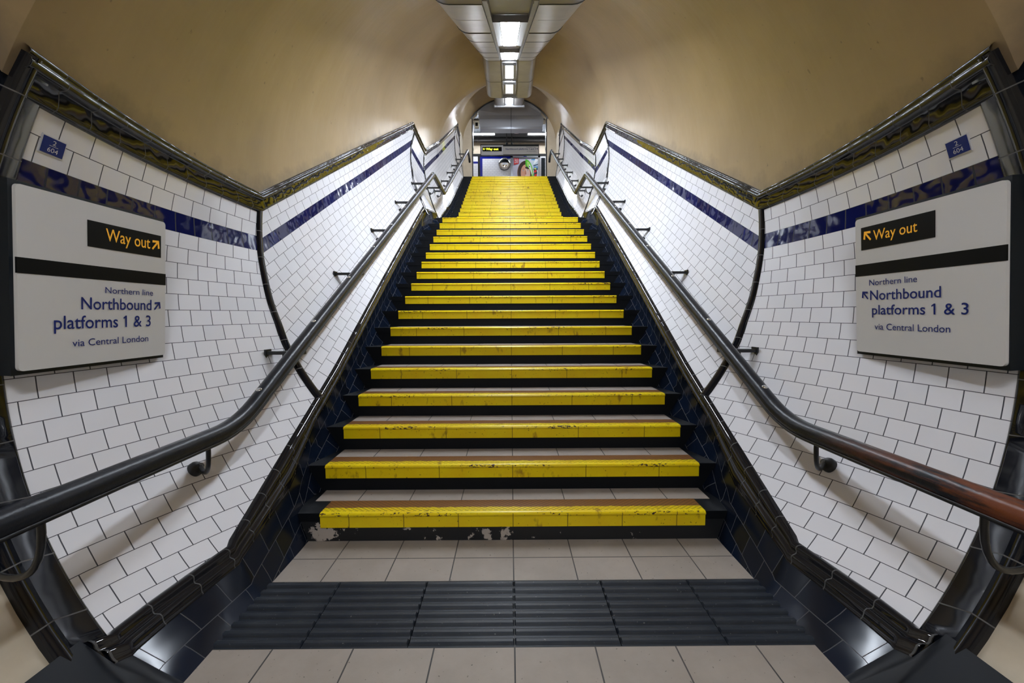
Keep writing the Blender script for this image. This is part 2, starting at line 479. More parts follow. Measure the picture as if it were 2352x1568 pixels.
def patch(mb, s, YL, YR, zb, zt, na, nb, mi, uvf):
    P, UV = [], []
    for i in range(na + 1):
        a = i / na; rp, ru = [], []
        for j in range(nb + 1):
            b = j / nb
            z = .5 * (zb(2.5) + zt(2.5)) if False else None
            y = lerp(YL(zb(YL(0)) if False else 0), YR(0), a) if False else None
            # fixed point: Y from z, z from Y
            y = lerp(YL(1.0), YR(1.0), a); z = lerp(zb(y), zt(y), b)
            for _ in range(14):
                y2 = lerp(YL(z), YR(z), a); y = .5 * y + .5 * y2 if _ < 10 else y2
                z = lerp(zb(y), zt(y), b)
            p = wall_pt(s, y, z); rp.append(p); ru.append(uvf(y, z))
        P.append(rp); UV.append(ru)
    mb.grid(P, mi, UV, True, flip=(s > 0))
def zwall_lo(y): return ztop_skirt(y) - .02
for s, side in ((-1, 'left'), (1, 'right')):
    mb = MB()
    for (YL, YR, L, na, uvf) in ((Yn, Yk, hl, 26, uv_h), (Yk, YA, il, 40, uv_i1), (YA, YB, ll, 12, uv_l), (YB, YC, ul, 36, uv_i2), (YC, YD, tl, 10, uv_l)):
        patch(mb, s, YL, YR, zwall_lo, L[0], na, 24, 0, uvf)
        patch(mb, s, YL, YR, L[0], L[1], na, 2, 1, uv_band)
        patch(mb, s, YL, YR, L[1], lambda y, L=L: L[2](y) + .02, na, 4, 0, uvf)
    # plain painted wall before the tiles and after them
    zn = [0.0 + 2.12 * j / 20 for j in range(21)]
    yn = [-4 + 5.32 * i / 16 for i in range(17)]
    mb.grid([[wall_pt(s, y, z) for z in zn] for y in yn], 2, None, True, flip=(s > 0))
    zf = [ZE + (7.3 - ZE) * j / 16 for j in range(17)]
    yf = [14.26 + (15.3 - 14.26) * i / 4 for i in range(5)]
    def far_pt(y, z):
        return Vector((s * (1.62 if z < CZ(15) else xw(y, z) * 1.62 / 1.65), y, z))
    mb.grid([[far_pt(y, z) for z in zf] for y in yf], 2, None, True, flip=(s > 0))
    struct(mb, 'wall_' + side, [M['tile'], M['band'], M['cream2']],
           'curved tunnel wall of white brick-shaped tiles with a dark blue band, on the %s' % side, 'wall')

# ceiling vault
mb = MB()
ys = [-4, -2, 0, .8, 1.2, 1.34, 1.36] + [1.362 + (8.0 - 1.362) * i / 26 for i in range(27)] + [8.0 + 1.82 * i / 8 for i in range(1, 9)] + [9.82 + 4.39 * i / 18 for i in range(1, 19)] + [14.5, 14.9, 15.3]
def zspring(y):
    if y < 1.36: return 2.05
    pts = [(1.36, 1.99), (2.99, 1.99), (7.9, 4.60), (8.72, 4.45), (13.4, 6.96), (15.3, 7.0)]
    return interp(y, [a for a, _ in pts], [b for _, b in pts])
P, UVc = [], []
for y in ys:
    c, r = CZ(y), RR(y)
    a0 = math.asin(min(.98, max(-.6, (zspring(y) - c) / r)))
    P.append([Vector((r * math.cos(a), y, c + r * math.sin(a))) for a in [a0 + (math.pi - 2 * a0) * k / 48 for k in range(49)]])
    UVc.append([(y, r * (math.pi - 2 * a0) / 48 * min(k, 48 - k)) for k in range(49)])
mb.grid(P, 0, UVc, True, flip=True)
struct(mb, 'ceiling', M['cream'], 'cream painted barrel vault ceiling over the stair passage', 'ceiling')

# end wall behind the camera
mb = MB()
mb.quad([(-1.9, -4, -.1), (1.9, -4, -.1), (1.9, -4, 3.2), (-1.9, -4, 3.2)])
struct(mb, 'wall_back', M['cream2'], 'plain cream wall closing the passage behind the viewer', 'wall')

# dark edge strips (trims) and cornices
TRIM = [0]
def strip_on_wall(s, pts, prof, mat, label, vertical=True, name=None):
    """pts: list of (y,z) along the strip; prof: list of (across, off); across in Y when vertical else in Z"""
    mb = MB(); P, UV = [], []; L = 0
    for i, (y, z) in enumerate(pts):
        if i: L += math.hypot(y - pts[i-1][0], z - pts[i-1][1])
        row, ru = [], []
        for k, (d, off) in enumerate(prof):
            if vertical: p = wall_pt(s, y + d, z, off)
            else: p = wall_pt(s, y, z + d, off)
            row.append(p); ru.append((L, .5))
        P.append(row); UV.append(ru)
    mb.grid(P, 0, UV, True, flip=(s > 0) == vertical)
    TRIM[0] += 1
    return struct(mb, name or 'trim_%d' % TRIM[0], mat, label, 'trim')
def halfround(w, h, n=8, base=-.004):
    return [(-w / 2, base)] + [(-w / 2 * math.cos(math.pi * k / n), h * math.sin(math.pi * k / n) ** .7) for k in range(n + 1)] + [(w / 2, base)]
def dense(T, z0, z1, fn, n=40):
    return [(fn(z0 + (z1 - z0) * i / n), z0 + (z1 - z0) * i / n) for i in range(n + 1)]
for s, side in ((-1, 'left'), (1, 'right')):
    # border of the tiled panel nearest the viewer: flat strip, rounded return
    bp = [(.004, -.003), (0, .004), (-.012, .010), (-.06, .010), (-.068, .018), (-.085, .030), (-.10, .032), (-.115, .024), (-.122, .005), (-.122, -.06)]
    strip_on_wall(s, dense(0, .06, 2.07, Yn, 60), bp, M['trimtile'], 'broad black glazed edge framing the nearest end of the white tiles, on the %s wall' % side)
    strip_on_wall(s, dense(0, .70, 1.99, Yk, 40), halfround(.052, .016), M['trimtile'], 'curved black tile rib where level tiles meet sloping tiles at the stair foot, %s wall' % side)
    strip_on_wall(s, dense(0, 2.80, 4.60, YA, 30), halfround(.06, .016), M['trimtile'], 'curved black tile rib at the top of the lower flight, %s wall' % side)
    strip_on_wall(s, dense(0, 2.92, 4.44, YB, 30), halfround(.06, .016), M['trimtile'], 'black tile rib at the foot of the upper flight, %s wall' % side)
    strip_on_wall(s, dense(0, 5.2, 7.05, YC, 30), halfround(.06, .016), M['trimtile'], 'thin black tile rib near the top of the upper flight, %s wall' % side)
    strip_on_wall(s, dense(0, ZE, 7.06, YD, 30), [(-.03, -.003), (-.03, .014), (.06, .014), (.07, .0), (.07, -.05)], M['trimtile'], 'black glazed edge ending the tiles at the stair top, %s wall' % side)
    # cornice: row of dark tiles with a round moulding on top
    path = []
    def seg(y0, y1, fn, n):
        for i in range(n + 1):
            y = lerp(y0, y1, i / n)
            if not path or y > path[-1][0] + 1e-4: path.append((y, fn(y)))
    seg(1.39, 2.99, hl[2], 16); seg(3.0, 7.85, il[2], 30); seg(7.86, 8.70, ll[2], 8); seg(8.73, 13.45, ul[2], 24); seg(13.46, 14.34, tl[2], 6)
    cp = [(-.006, -.003), (-.004, .006), (.012, .024), (.016, .021), (.020, .025), (.070, .008), (.075, .018), (.080, .028), (.090, .036), (.102, .036), (.110, .028), (.113, .012), (.120, .018), (.128, .018), (.133, .008), (.135, -.01)]
    strip_on_wall(s, path, cp, M['cornice'], 'dark glazed cornice stepping along the top of the tiles, %s wall' % side, vertical=False)

# skirting (black and navy tiles following the floor and the stairs)
for s, side in ((-1, 'left'), (1, 'right')):
    ysk = [-4, -2, 0, .8, 1.2, 1.30, 1.325, 1.331, 1.362, 1.38, 1.5, 1.6, 1.7, 1.8, 1.823, 1.86, 1.95, 2.05, 2.15, 2.25, 2.4, 2.6] + [2.6 + (7.44 - 2.6) * i / 24 for i in range(1, 25)] + [7.6, 8.0, 8.3, 8.47, 8.6, 8.9] + [8.9 + (13.2 - 8.9) * i / 18 for i in range(1, 19)] + [13.5, 14.3, 15.28]
    P, UV, Pm = [], [], []; L = 0; py = pz = None
    for y in ysk:
        zt = ztop_skirt(y)
        xt = xw(y, zt) if y < 13.2 else interp(y, [13.2, 14.3], [xw(13.2, zt), 1.60])
        w = interp(y, [2.2, 2.6], [0, 1]); w = w * w * (3 - 2 * w)
        # level profile
        A = [(xt + .004, zt), (lerp(xt, 1.125, .36), lerp(zt, 0, .36)), (lerp(xt, 1.125, .70), lerp(zt, 0, .70)), (1.122, 0.0), (1.09, -.03)]
        nl = N1(y) if y < 7.3 else (ZL if y < 8.46 else min(N2(y), ZE))
        fx = xt - 1.262 if y > 2.7 else 0
        B = [(xt + .004, zt), (1.252 + fx, min(zt - .02, nl + .185)), (1.262 + fx, min(zt - .05, nl - .0)), (1.165 + fx, nl - .17), (1.10 + fx, nl - .28)]
        if y < 1.33:
            xn = xw(1.2, .27) - .004; A = [(xn, .27), (lerp(xn, 1.24, .33), .18), (lerp(xn, 1.24, .66), .09), (1.24, 0), (1.20, -.04)]
        if y >= 13.2: B = [(xt, zt), (xt - .005, zt - .02), (xt - .005, zt - .05), (xt - .005, ZE - .02), (xt - .005, ZE - .1)]
        Q = [(lerp(a[0], b[0], w), lerp(a[1], b[1], w)) for a, b in zip(A, B)]
        if py is not None: L += math.hypot(y - py, zt - pz)
        py, pz = y, zt
        row, ru = [], []; acc = 0
        for k, q in enumerate(Q[1:]):
            row.append(Vector((s * q[0], y, q[1])))
            if k: acc += math.hypot(q[0] - Q[k][0], q[1] - Q[k][1])
            ru.append((L - w * (zt - q[1]) * S * .88 + 10, -acc * (1 - .1 * w) + 10.2))
        P.append(row); UV.append(ru)
        # moulding between Q0 and Q1: bead, hollow, square
        a, b = Q[0], Q[1]; dx, dz = b[0] - a[0], b[1] - a[1]; ln = math.hypot(dx, dz) or 1
        nx, nz = -abs(dz) / ln, abs(dx) / ln
        mrow = []
        for tpos, off in ((-.02, -.004), (0, .008), (.06, .024), (.14, .034), (.24, .037), (.33, .031), (.40, .020), (.48, .016), (.56, .022), (.64, .028), (.74, .026), (.86, .012), (.94, .006), (1.0, .006), (1.02, -.003)):
            off *= min(1.0, ln / .12)
            mrow.append(Vector((s * (a[0] + dx * tpos + nx * off), y, a[1] + dz * tpos + nz * off)))
        Pm.append(mrow)
    mb = MB()
    i0 = ysk.index(1.362)
    mb.grid(P[i0:], 0, UV[i0:], True, flip=(s < 0))
    mb.grid(P[:i0 + 1], 2, UV[:i0 + 1], True, flip=(s < 0))
    i1 = ysk.index(1.331); Pm = Pm[i1:]; UV = UV[i1:]
    mb.grid(Pm, 1, [[(UV[i][0][0], .5) for _ in Pm[0]] for i in range(len(Pm))], True, flip=(s < 0))
    struct(mb, 'baseboard_' + side, [M['navy'], M['cornice'], M['satin']], 'black and navy glazed tile skirting with a moulded top, climbing the %s side of the stairs' % side, 'skirting')

# ------------------------------------------------------------------ floors
mb = MB()
def fl(y0, y1, yo):
    mb.quad([(-1.45, y0, 0), (1.45, y0, 0), (1.45, y1, 0), (-1.45, y1, 0)], 0, [(-1.45 + 30, y0 - yo + 18.8), (1.45 + 30, y0 - yo + 18.8), (1.45 + 30, y1 - yo + 18.8), (-1.45 + 30, y1 - yo + 18.8)])
fl(1.896, 2.30, 1.896)
fl(-4, 1.503, 1.503)
mb.box((-1.45, -4, -.12), (1.45, 2.30, -.03))
struct(mb, 'floor', M['floor'], 'beige speckled square floor tiles at the foot of the stairs', 'floor')
mb = MB()
mb.box((-1.5, YT + .03, ZL - .12), (1.5, Y2 + .05, ZL - .0005))
struct(mb, 'floor_landing', M['floor'], 'landing floor between the two flights of stairs', 'floor')
mb = MB()
mb.box((-6, YE + .03, ZE - .12), (6, 18.7, ZE - .0005))
struct(mb, 'floor_concourse', M['floor'], 'concourse floor at the top of the stairs', 'floor')

# tactile strip
tp = thing('tactile_paving', (0, 1.7, 0), 'charcoal ribbed tactile paving strip across the floor before the first step', 'paving')
def tact_slab(x0, x1):
    mb = MB()
    y0, y1 = 1.503, 1.896
    prof = [(y0 + .001, -.03), (y0 + .001, .0)]
    nb = 8; pit = (y1 - y0) / nb
    for k in range(nb):
        c = y0 + pit * (k + .5)
        prof += [(c - .017, .0), (c - .013, .006), (c - .007, .0085), (c + .007, .0085), (c + .013, .006), (c + .017, .0)]
    prof += [(y1 - .001, .0), (y1 - .001, -.03)]
    rows = []
    for x, e in ((x0 + .0015, 0), (x0 + .006, 1), (x1 - .006, 1), (x1 - .0015, 0)):
        rows.append([(x, y, z * (e if z > 0 else 1)) for y, z in prof])
    mb.grid(rows, 0, None, False, flip=True)
    mb.quad(rows[0], 0); mb.quad(rows[-1][::-1], 0)
    mb.build('slab', M['tactile'], tp)
for k in range(-3, 3): tact_slab(k * .4, (k + 1) * .4)

# ------------------------------------------------------------------ stairs
NOSE = [(.150, .0025), (.02, .003), (.006, .003), (-.004, .001), (-.010, -.004), (-.012, -.010), (-.010, -.016), (-.004, -.0185), (-.0035, -.080), (.004, -.080)]
def nosing_mesh(hw, mat):
    mb = MB(); acc = 0; vs = []
    for k, p in enumerate(NOSE):
        if k: acc += math.hypot(p[0] - NOSE[k-1][0], p[1] - NOSE[k-1][1])
        vs.append(acc)
    xs = [-hw, hw]
    rows = [[(x, y, z) for x in xs] for y, z in NOSE]
    mb.grid(rows, 0, [[(x, v) for x in xs] for v in vs], False)
    for s in (-1, 1):
        pts = [(s * hw, y, z) for y, z in NOSE] + [(s * hw, .15, -.02)]
        mb.quad(pts if s > 0 else pts[::-1], 0, [(s * hw, .1)] * len(pts))
    return mb
def step_mesh():
    mb = MB()
    mb.box((-1.42, .0, -.045), (1.42, G + .012, 0.0), 0)
    mb.box((-1.42, .004, -RISE + .001), (1.42, .05, -.045), 0)
    return mb
def tread_mesh():
    mb = MB()
    x = HW; y0, y1 = .150, G + .004
    mb.quad([(-x, y0, .0024), (x, y0, .0024), (x, y1, .0024), (-x, y1, .0024)], 0, [(-x + 30, .01), (x + 30, .01), (x + 30, .16), (-x + 30, .16)])
    mb.quad([(-x, y0, .0), (x, y0, .0), (x, y0, .0024), (-x, y0, .0024)], 0)
    return mb
def flight(name, n, y0, z0, label, first_worn):
    st = thing(name, (0, y0, z0 - RISE), label, 'stairs', None)
    base = None
    for k in range(n):
        if base is None:
            sm_ = step_mesh()
            b = sm_.build('step', M['stepblack'], st, origin=(0, 0, 0))
            nz = nosing_mesh(HW, None).build('nosing', M['yellow']); tr = tread_mesh().build('tread_tiles', M['tread'])
            nz.parent = b; tr.parent = b
            nz['label'] = 'yellow painted gritted nosing'; tr['label'] = 'beige tread tiles'
            base = (b, nz, tr); o = b
            b.location = (0, 0, RISE)
            if first_worn:
                # the lowest step is chipped and its nosing is a little shorter
                mb = step_mesh(); bb = mb.build('step', [M['stepblack'], M['chipped']], st, origin=(0, 0, 0)); bb.location = (0, 0, RISE)
                me = bb.data
                for p in me.polygons:
                    c = p.center
                    if c.y < .01 and abs(c.x) < .1 and c.z < -.05: p.material_index = 1
                bb['label'] = 'lowest step with flaking black paint on its riser'
                n1 = nosing_mesh(1.052, None).build('nosing', M['yellow1']); n1.parent = bb; n1['label'] = 'yellow painted gritted nosing, shorter than the others'
                t1 = tr.copy(); COL.objects.link(t1); t1.parent = bb
                # the first regular step becomes the second
                b.location = (0, G, 2 * RISE)
            continue
        if first_worn and k == 1: continue
        b, nz, tr = base
        o = b.copy(); COL.objects.link(o); o.parent = st
        for c in (nz, tr):
            d = c.copy(); COL.objects.link(d); d.parent = o
        o.location = (0, k * G, (k + 1) * RISE)
    return st
flight('staircase', 18, Y1, Z1, 'lower flight of eighteen steps with broad yellow nosings, nearest the viewer', True)
flight('staircase', 16, Y2, ZL + RISE, 'upper flight of yellow nosed steps rising beyond the landing to the concourse', False)

# ------------------------------------------------------------------ handrails
RX = 1.31
def smooth_path(pts, r=.16, n=6):
    pts = [Vector(p) for p in pts]; out = [pts[0]]
    for i in range(1, len(pts) - 1):
        a, b, c = pts[i-1], pts[i], pts[i+1]
        d1 = min(r, (b - a).length * .45); d2 = min(r, (c - b).length * .45)
        p0 = b + (a - b).normalized() * d1; p1 = b + (c - b).normalized() * d2
        for k in range(n + 1):
            t_ = k / n
            out.append(p0 * (1 - t_) ** 2 + b * 2 * t_ * (1 - t_) + p1 * t_ ** 2)
    out.append(pts[-1]); return out
def sweep(mb, path, prof, mi=0):
    rings = []
    for i, p in enumerate(path):
        t_ = (path[min(i + 1, len(path) - 1)] - path[max(i - 1, 0)]).normalized()
        sd = t_.cross(Vector((0, 0, 1)))
        if sd.length < .05: sd = Vector((1, 0, 0))
        sd.normalize(); u = sd.cross(t_)
        rings.append([p + sd * a + u * b for a, b in prof])
    mb.grid(rings, mi, None, True, closed=True, flip=True)
    mb.quad(rings[0][::-1], mi); mb.quad(rings[-1], mi)
RAILP = [(.037 * math.cos(a), .036 * math.sin(a)) for a in [math.radians(-40 + 260 * k / 18) for k in range(19)]]
RAILP = RAILP + [(-.027, -.030), (.027, -.030)]
COREP = [(-.029, -.028), (.029, -.028), (.027, -.040), (-.027, -.040)]
for s, side in ((-1, 'left'), (1, 'right')):
    hr = thing('handrail', (s * RX, 1.0, 0), 'thick black handrail on iron brackets up the %s wall' % side + ('; worn red-brown near its foot' if s > 0 else ''), 'handrail')
    yb = (.714 - .70 + 1.0554) / S
    ya = (ZL + .766 - .70 + 1.0554) / S
    zl = ZL + .766
    yc = Y2 + (zl - .70 - ZL - RISE) / S
    yt = YE + .43; zt = N2(yt) + .70
    pts = [(s * RX, -1.2, .714), (s * RX, yb, .714), (s * RX, ya, zl), (s * RX, yc, zl), (s * RX, yt, zt), (s * RX, yt + .50, zt - .02), (s * RX, yt + .66, zt - .12)]
    pa = smooth_path(pts[:3]); pb = smooth_path(pts[1:], .06)
    path = pa[:-1] + [q for q in pb if q.y > yb + .5]
    # add intermediate points on long runs
    full = [path[0]]
    for p in path[1:]:
        q = full[-1]; n = max(1, int((p - q).length / .35))
        for k in range(1, n + 1): full.append(q.lerp(p, k / n))
    mb = MB(); sweep(mb, full, RAILP); mb.build('rail', M['railworn'] if s > 0 else M['rail'], hr)
    mb = MB(); sweep(mb, full, COREP); o = mb.build('rail_core', M['iron'], hr); o['label'] = 'flat iron bar under the rail'
    # bolts
    bl = None
    spots = [(2.19 + .637 * i, 1) for i in range(9)] + [(8.8 + .64 * i, 2) for i in range(8)]
    for y, fl_ in spots:
        z = (N1(y) if fl_ == 1 else N2(y)) + .70
        nrm = Vector((0, -S, 1)).normalized()
        P0 = Vector((s * RX, y, z)) + nrm * .0345
        if bl is None:
            mb = MB(); mb.lathe((0, 0, 0), nrm, [(0, .014), (.003, .014), (.005, .011), (.0055, .004)], 14)
            bl = mb.build('bolt', M['steel'], hr, origin=(0, 0, 0)); bl['label'] = 'bright screw head'
            o = bl
        else:
            o = bl.copy(); COL.objects.link(o); o.parent = hr
        o.location = P0 - hr.location
    # flat-bar brackets on the slopes
    def bracket(y, nl):
        z = nl(y) + .652
        yw = y
        xwall = xw(yw, z) if not (7.0 < y) else interp(y, [7.0, 8, 14], [1.53, 1.55, 1.53])
        mb = MB()
        x0, x1 = RX - .025, xwall + .004
        mb.box((min(s * x0, s * x1), y - .024, z - .010), (max(s * x0, s * x1), y + .024, z + .010))
        mb.box((min(s * (x1 - .012), s * x1), y - .030, z - .03), (max(s * (x1 - .012), s * x1), y + .030, z + .022))
        br = mb.build('bracket', M['iron'], hr); br['label'] = 'flat black bracket arm'
        # curved strap and round wall plate beneath
        zp = z - .110
        xp = xw(y, zp) if y < 7 else xwall - .05
        a = Vector((s * (RX + .105), y, z - .008)); b = Vector((s * (RX + .105), y, z - .105)); c = Vector((s * (xp - .03), y, zp + .0))
        pth = [a * (1 - q) ** 2 + b * 2 * q * (1 - q) + c * q * q for q in [k / 8 for k in range(9)]]
        mb = MB(); mb.tube(pth, .0075, 8); mb.build('strap', M['iron'], br).location = (0, 0, 0)
        nd = (wall_pt(s, min(y, 6.8), N1(min(y, 6.8)) + .46, .1) - wall_pt(s, min(y, 6.8), N1(min(y, 6.8)) + .46)).normalized()
        mb = MB(); mb.lathe((s * xp, y, zp), nd, [(-.004, .026), (.016, .026), (.026, .020), (.034, .010)], 14)
        mb.build('wall_plate', M['iron'], br).location = (0, 0, 0)
    for y in (2.617, 3.705, 4.78, 5.87, 6.93): bracket(y, N1)
    bracket(8.05, lambda y: ZL + .066)
    for i in range(6): bracket(8.9 + .87 * i, N2)
    # curved rod brackets on the level run
    for y in (1.905, 1.25, .1):
        zr = .66; mb = MB()
        zp = .535 if y > 1.5 else .47
        wp = wall_pt(s, y, zp)
        if y < 1.36: wp = wall_pt(s, 1.2, zp, 0)
        wp.y = y if y > 1.36 else y - .02
        nd = (wall_pt(s, y, zp, .1) - wall_pt(s, y, zp)).normalized()
        a = Vector((s * (RX + .01), y - .10, zr + .02)); b = Vector((s * (RX + .02), y - .085, zp - .045)); c = wp + nd * .03
        pth = [a * (1 - q) ** 2 + b * 2 * q * (1 - q) + c * q * q for q in [k / 10 for k in range(11)]]
        mb.tube(pth, .0098, 10)
        br = mb.build('bracket', M['iron'], hr); br['label'] = 'curved black rod bracket'
        mb = MB(); mb.lathe(wp, nd, [(-.004, .034), (.012, .034), (.020, .030), (.024, .016), (.04, .012)], 20)
        mb.build('wall_plate', M['iron'], br).location = (0, 0, 0)

# ------------------------------------------------------------------ ceiling duct and its lights
DS = .5137
def dz(y): return 1.705 + DS * y
DW = .475
duct = thing('ceiling_duct', (0, 4, 3.8), 'pale grey enamelled service duct along the crown of the vault, carrying the lights', 'duct')
def duct_prof(z0, hh, hw=DW):
    r = .12; pr = []
    pr.append((-hw - .015, z0 + hh))
    for k in range(7):
        a = math.radians(180 + 90 * k / 6); pr.append((-hw + r + r * math.cos(a), z0 + r + r * math.sin(a)))
    pr.append((-.165, z0)); 
    return pr
def duct_section(stations, name, hh=.95):
    """stations: list of (y, z); side panels left and right, recessed channel between"""
    for s in (-1, 1):
        mb = MB()
        rows = [[(s * -x, y, zz) for x, zz in duct_prof(z, hh)] for y, z in stations]
        mb.grid(rows, 0, None, True, flip=(s < 0))
        mb.build(name, M['duct'], duct)
    mb = MB()
    for s in (-1, 1):
        rows = [[(s * .165, y, z), (s * .165, y, z + .018), (s * .135, y, z + .018), (s * .135, y, z + .004), (s * .131, y, z + .004), (s * .131, y, z + .05)] for y, z in stations]
        mb.grid(rows, 0, None, False, flip=(s > 0))
    mb.grid([[(-.132, y, z + .045), (.132, y, z + .045)] for y, z in stations], 0, None, False)
    o = mb.build('channel', M['duct_dark'], duct); o['label'] = 'recessed channel between the duct panels'
K1, K2 = 2.56, 7.75
duct_section([(1.5, dz(K1)), (K1, dz(K1))], 'panel', .6)
cuts = [K1, 3.15, 3.85, 4.6, 5.2, 6.0, 6.9, K2]
for a, b in zip(cuts[:-1], cuts[1:]): duct_section([(a + .006, dz(a + .006)), (b - .006, dz(b - .006))], 'panel')
def dz2(y): return dz(K2) + (y - K2) * .085
cuts2 = [K2, 8.57, 9.3]
for a, b in zip(cuts2[:-1], cuts2[1:]): duct_section([(a + .006, dz2(a + .006)), (b - .006, dz2(b - .006))], 'panel', .8)
# dark gaps between panels, each a rubber joint
def joint(y, z, w=.012, t=.004):
    mb = MB()
    for sg in (-1, 1):
        inner = [(sg * x * 1.004, zz - .0015) for x, zz in duct_prof(z, .95)]
        mb.grid([[(x, y - w, zz) for x, zz in inner], [(x, y + w, zz) for x, zz in inner]], 0, None, True)
    o = mb.build('joint', M['rubber'], duct); o['label'] = 'dark joint between duct panels'
for y in cuts[:1] + cuts[2:4] + cuts[5:]: joint(y, dz(y), .013 if y == 3.85 else .004)
for y in cuts2[1:-1]: joint(y, dz2(y), .005)
# end lip of the landing length
mb = MB()
pr = duct_prof(dz2(9.3), .8); pr = pr + [(-x, zz) for x, zz in pr[::-1]]
mb.quad([(x, 9.3, zz) for x, zz in pr], 0)
mb.quad([(x, 9.305, zz) for x, zz in pr[::-1]], 0)
mb.build('end_plate', M['duct'], duct)
# last length at the top
d3 = [(13.3, 8.02), (14.55, 8.155)]
duct_section([d3[0], d3[1]], 'panel', .9)
duct_section([(9.75, 6.10), (13.29, 8.02)], 'panel', .9)
mb = MB(); mb.box((-.50, 14.55, 8.125), (.50, 14.62, 8.48)); mb.build('end_plate', M['grey_box'], duct)

def luminaire(y0, y1, zf, slope, label, w=.078, bowl=.0):
    L = math.hypot(y1 - y0, slope * (y1 - y0)); cy = (y0 + y1) / 2; cz = zf(cy)
    th = math.atan(slope)
    t_ = thing('ceiling_light', (0, cy, cz), label, 'ceiling light', 'lights along the ceiling duct')
    t_.rotation_euler = (th, 0, 0)
    def part(mb, name, mat):
        o = mb.build(name, mat); o.parent = t_; return o
    h = L / 2
    mb = MB()                                   # housing: shallow tray with sloping cheeks
    x0, x1 = w, .128
    for s in (-1, 1):
        mb.quad([(s * x0, -h + .03, .002), (s * x1, -h, -.004), (s * x1, h, -.004), (s * x0, h - .03, .002)][::s], 0)
        mb.quad([(s * x1, -h, -.004), (s * x1, -h, .04), (s * x1, h, .04), (s * x1, h, -.004)][::s], 0)
    for e in (-1, 1):
        mb.quad([(-x1, e * h, -.004), (-x0, e * (h - .03), .002), (x0, e * (h - .03), .002), (x1, e * h, -.004)][::-e], 0)
        mb.quad([(-x1, e * h, -.004), (x1, e * h, -.004), (x1, e * h, .04), (-x1, e * h, .04)][::-e], 0)
    part(mb, 'housing', M['lampbox'])
    mb = MB(); mb.box((-w + .004, -h + .036, .004 - bowl), (w - .004, h - .036, .03)); o = part(mb, 'diffuser', M['lens']); o['label'] = 'bright white diffuser'
    mb = MB()
    for x in (-w, w - .006): mb.box((x, -h + .03, .000), (x + .006, h - .03, .014))
    for y in (-h + .028, h - .034): mb.box((-w, y, .000), (w, y + .006, .014))
    o = part(mb, 'diffuser_frame', M['steel']); o['label'] = 'thin metal frame round the diffuser'
    return t_
luminaire(3.22, 5.05, dz, DS, 'large lit ceiling light nearest the viewer in the overhead duct')
luminaire(5.92, 7.45, dz, DS, 'second lit ceiling light, foreshortened above the upper half of the lower flight')
luminaire(7.90, 8.44, dz2, .085, 'lit ceiling light just past the bend of the duct over the landing')
luminaire(8.66, 9.10, dz2, .085, 'lit ceiling light at the far end of the level duct over the landing')
luminaire(-1.6, -.2, lambda y: 2.90, 0, 'unseen ceiling light added over the level passage behind the viewer')  # out of view, added to bring up the near walls
luminaire(13.85, 14.40, lambda y: 8.02 + (y - 13.3) * .108, .108, 'smallest lit ceiling light, farthest away above the stair top', bowl=.045)
luminaire(10.2, 10.9, lambda y: 6.10 + (y - 9.75) * .542, .542, 'added ceiling light hidden above the lower half of the upper flight')  # unseen light, added because the upper flight walls were dim
luminaire(11.6, 12.2, lambda y: 6.10 + (y - 9.75) * .542, .542, 'added ceiling light hidden above the upper half of the upper flight')  # another unseen light added to brighten the upper flight

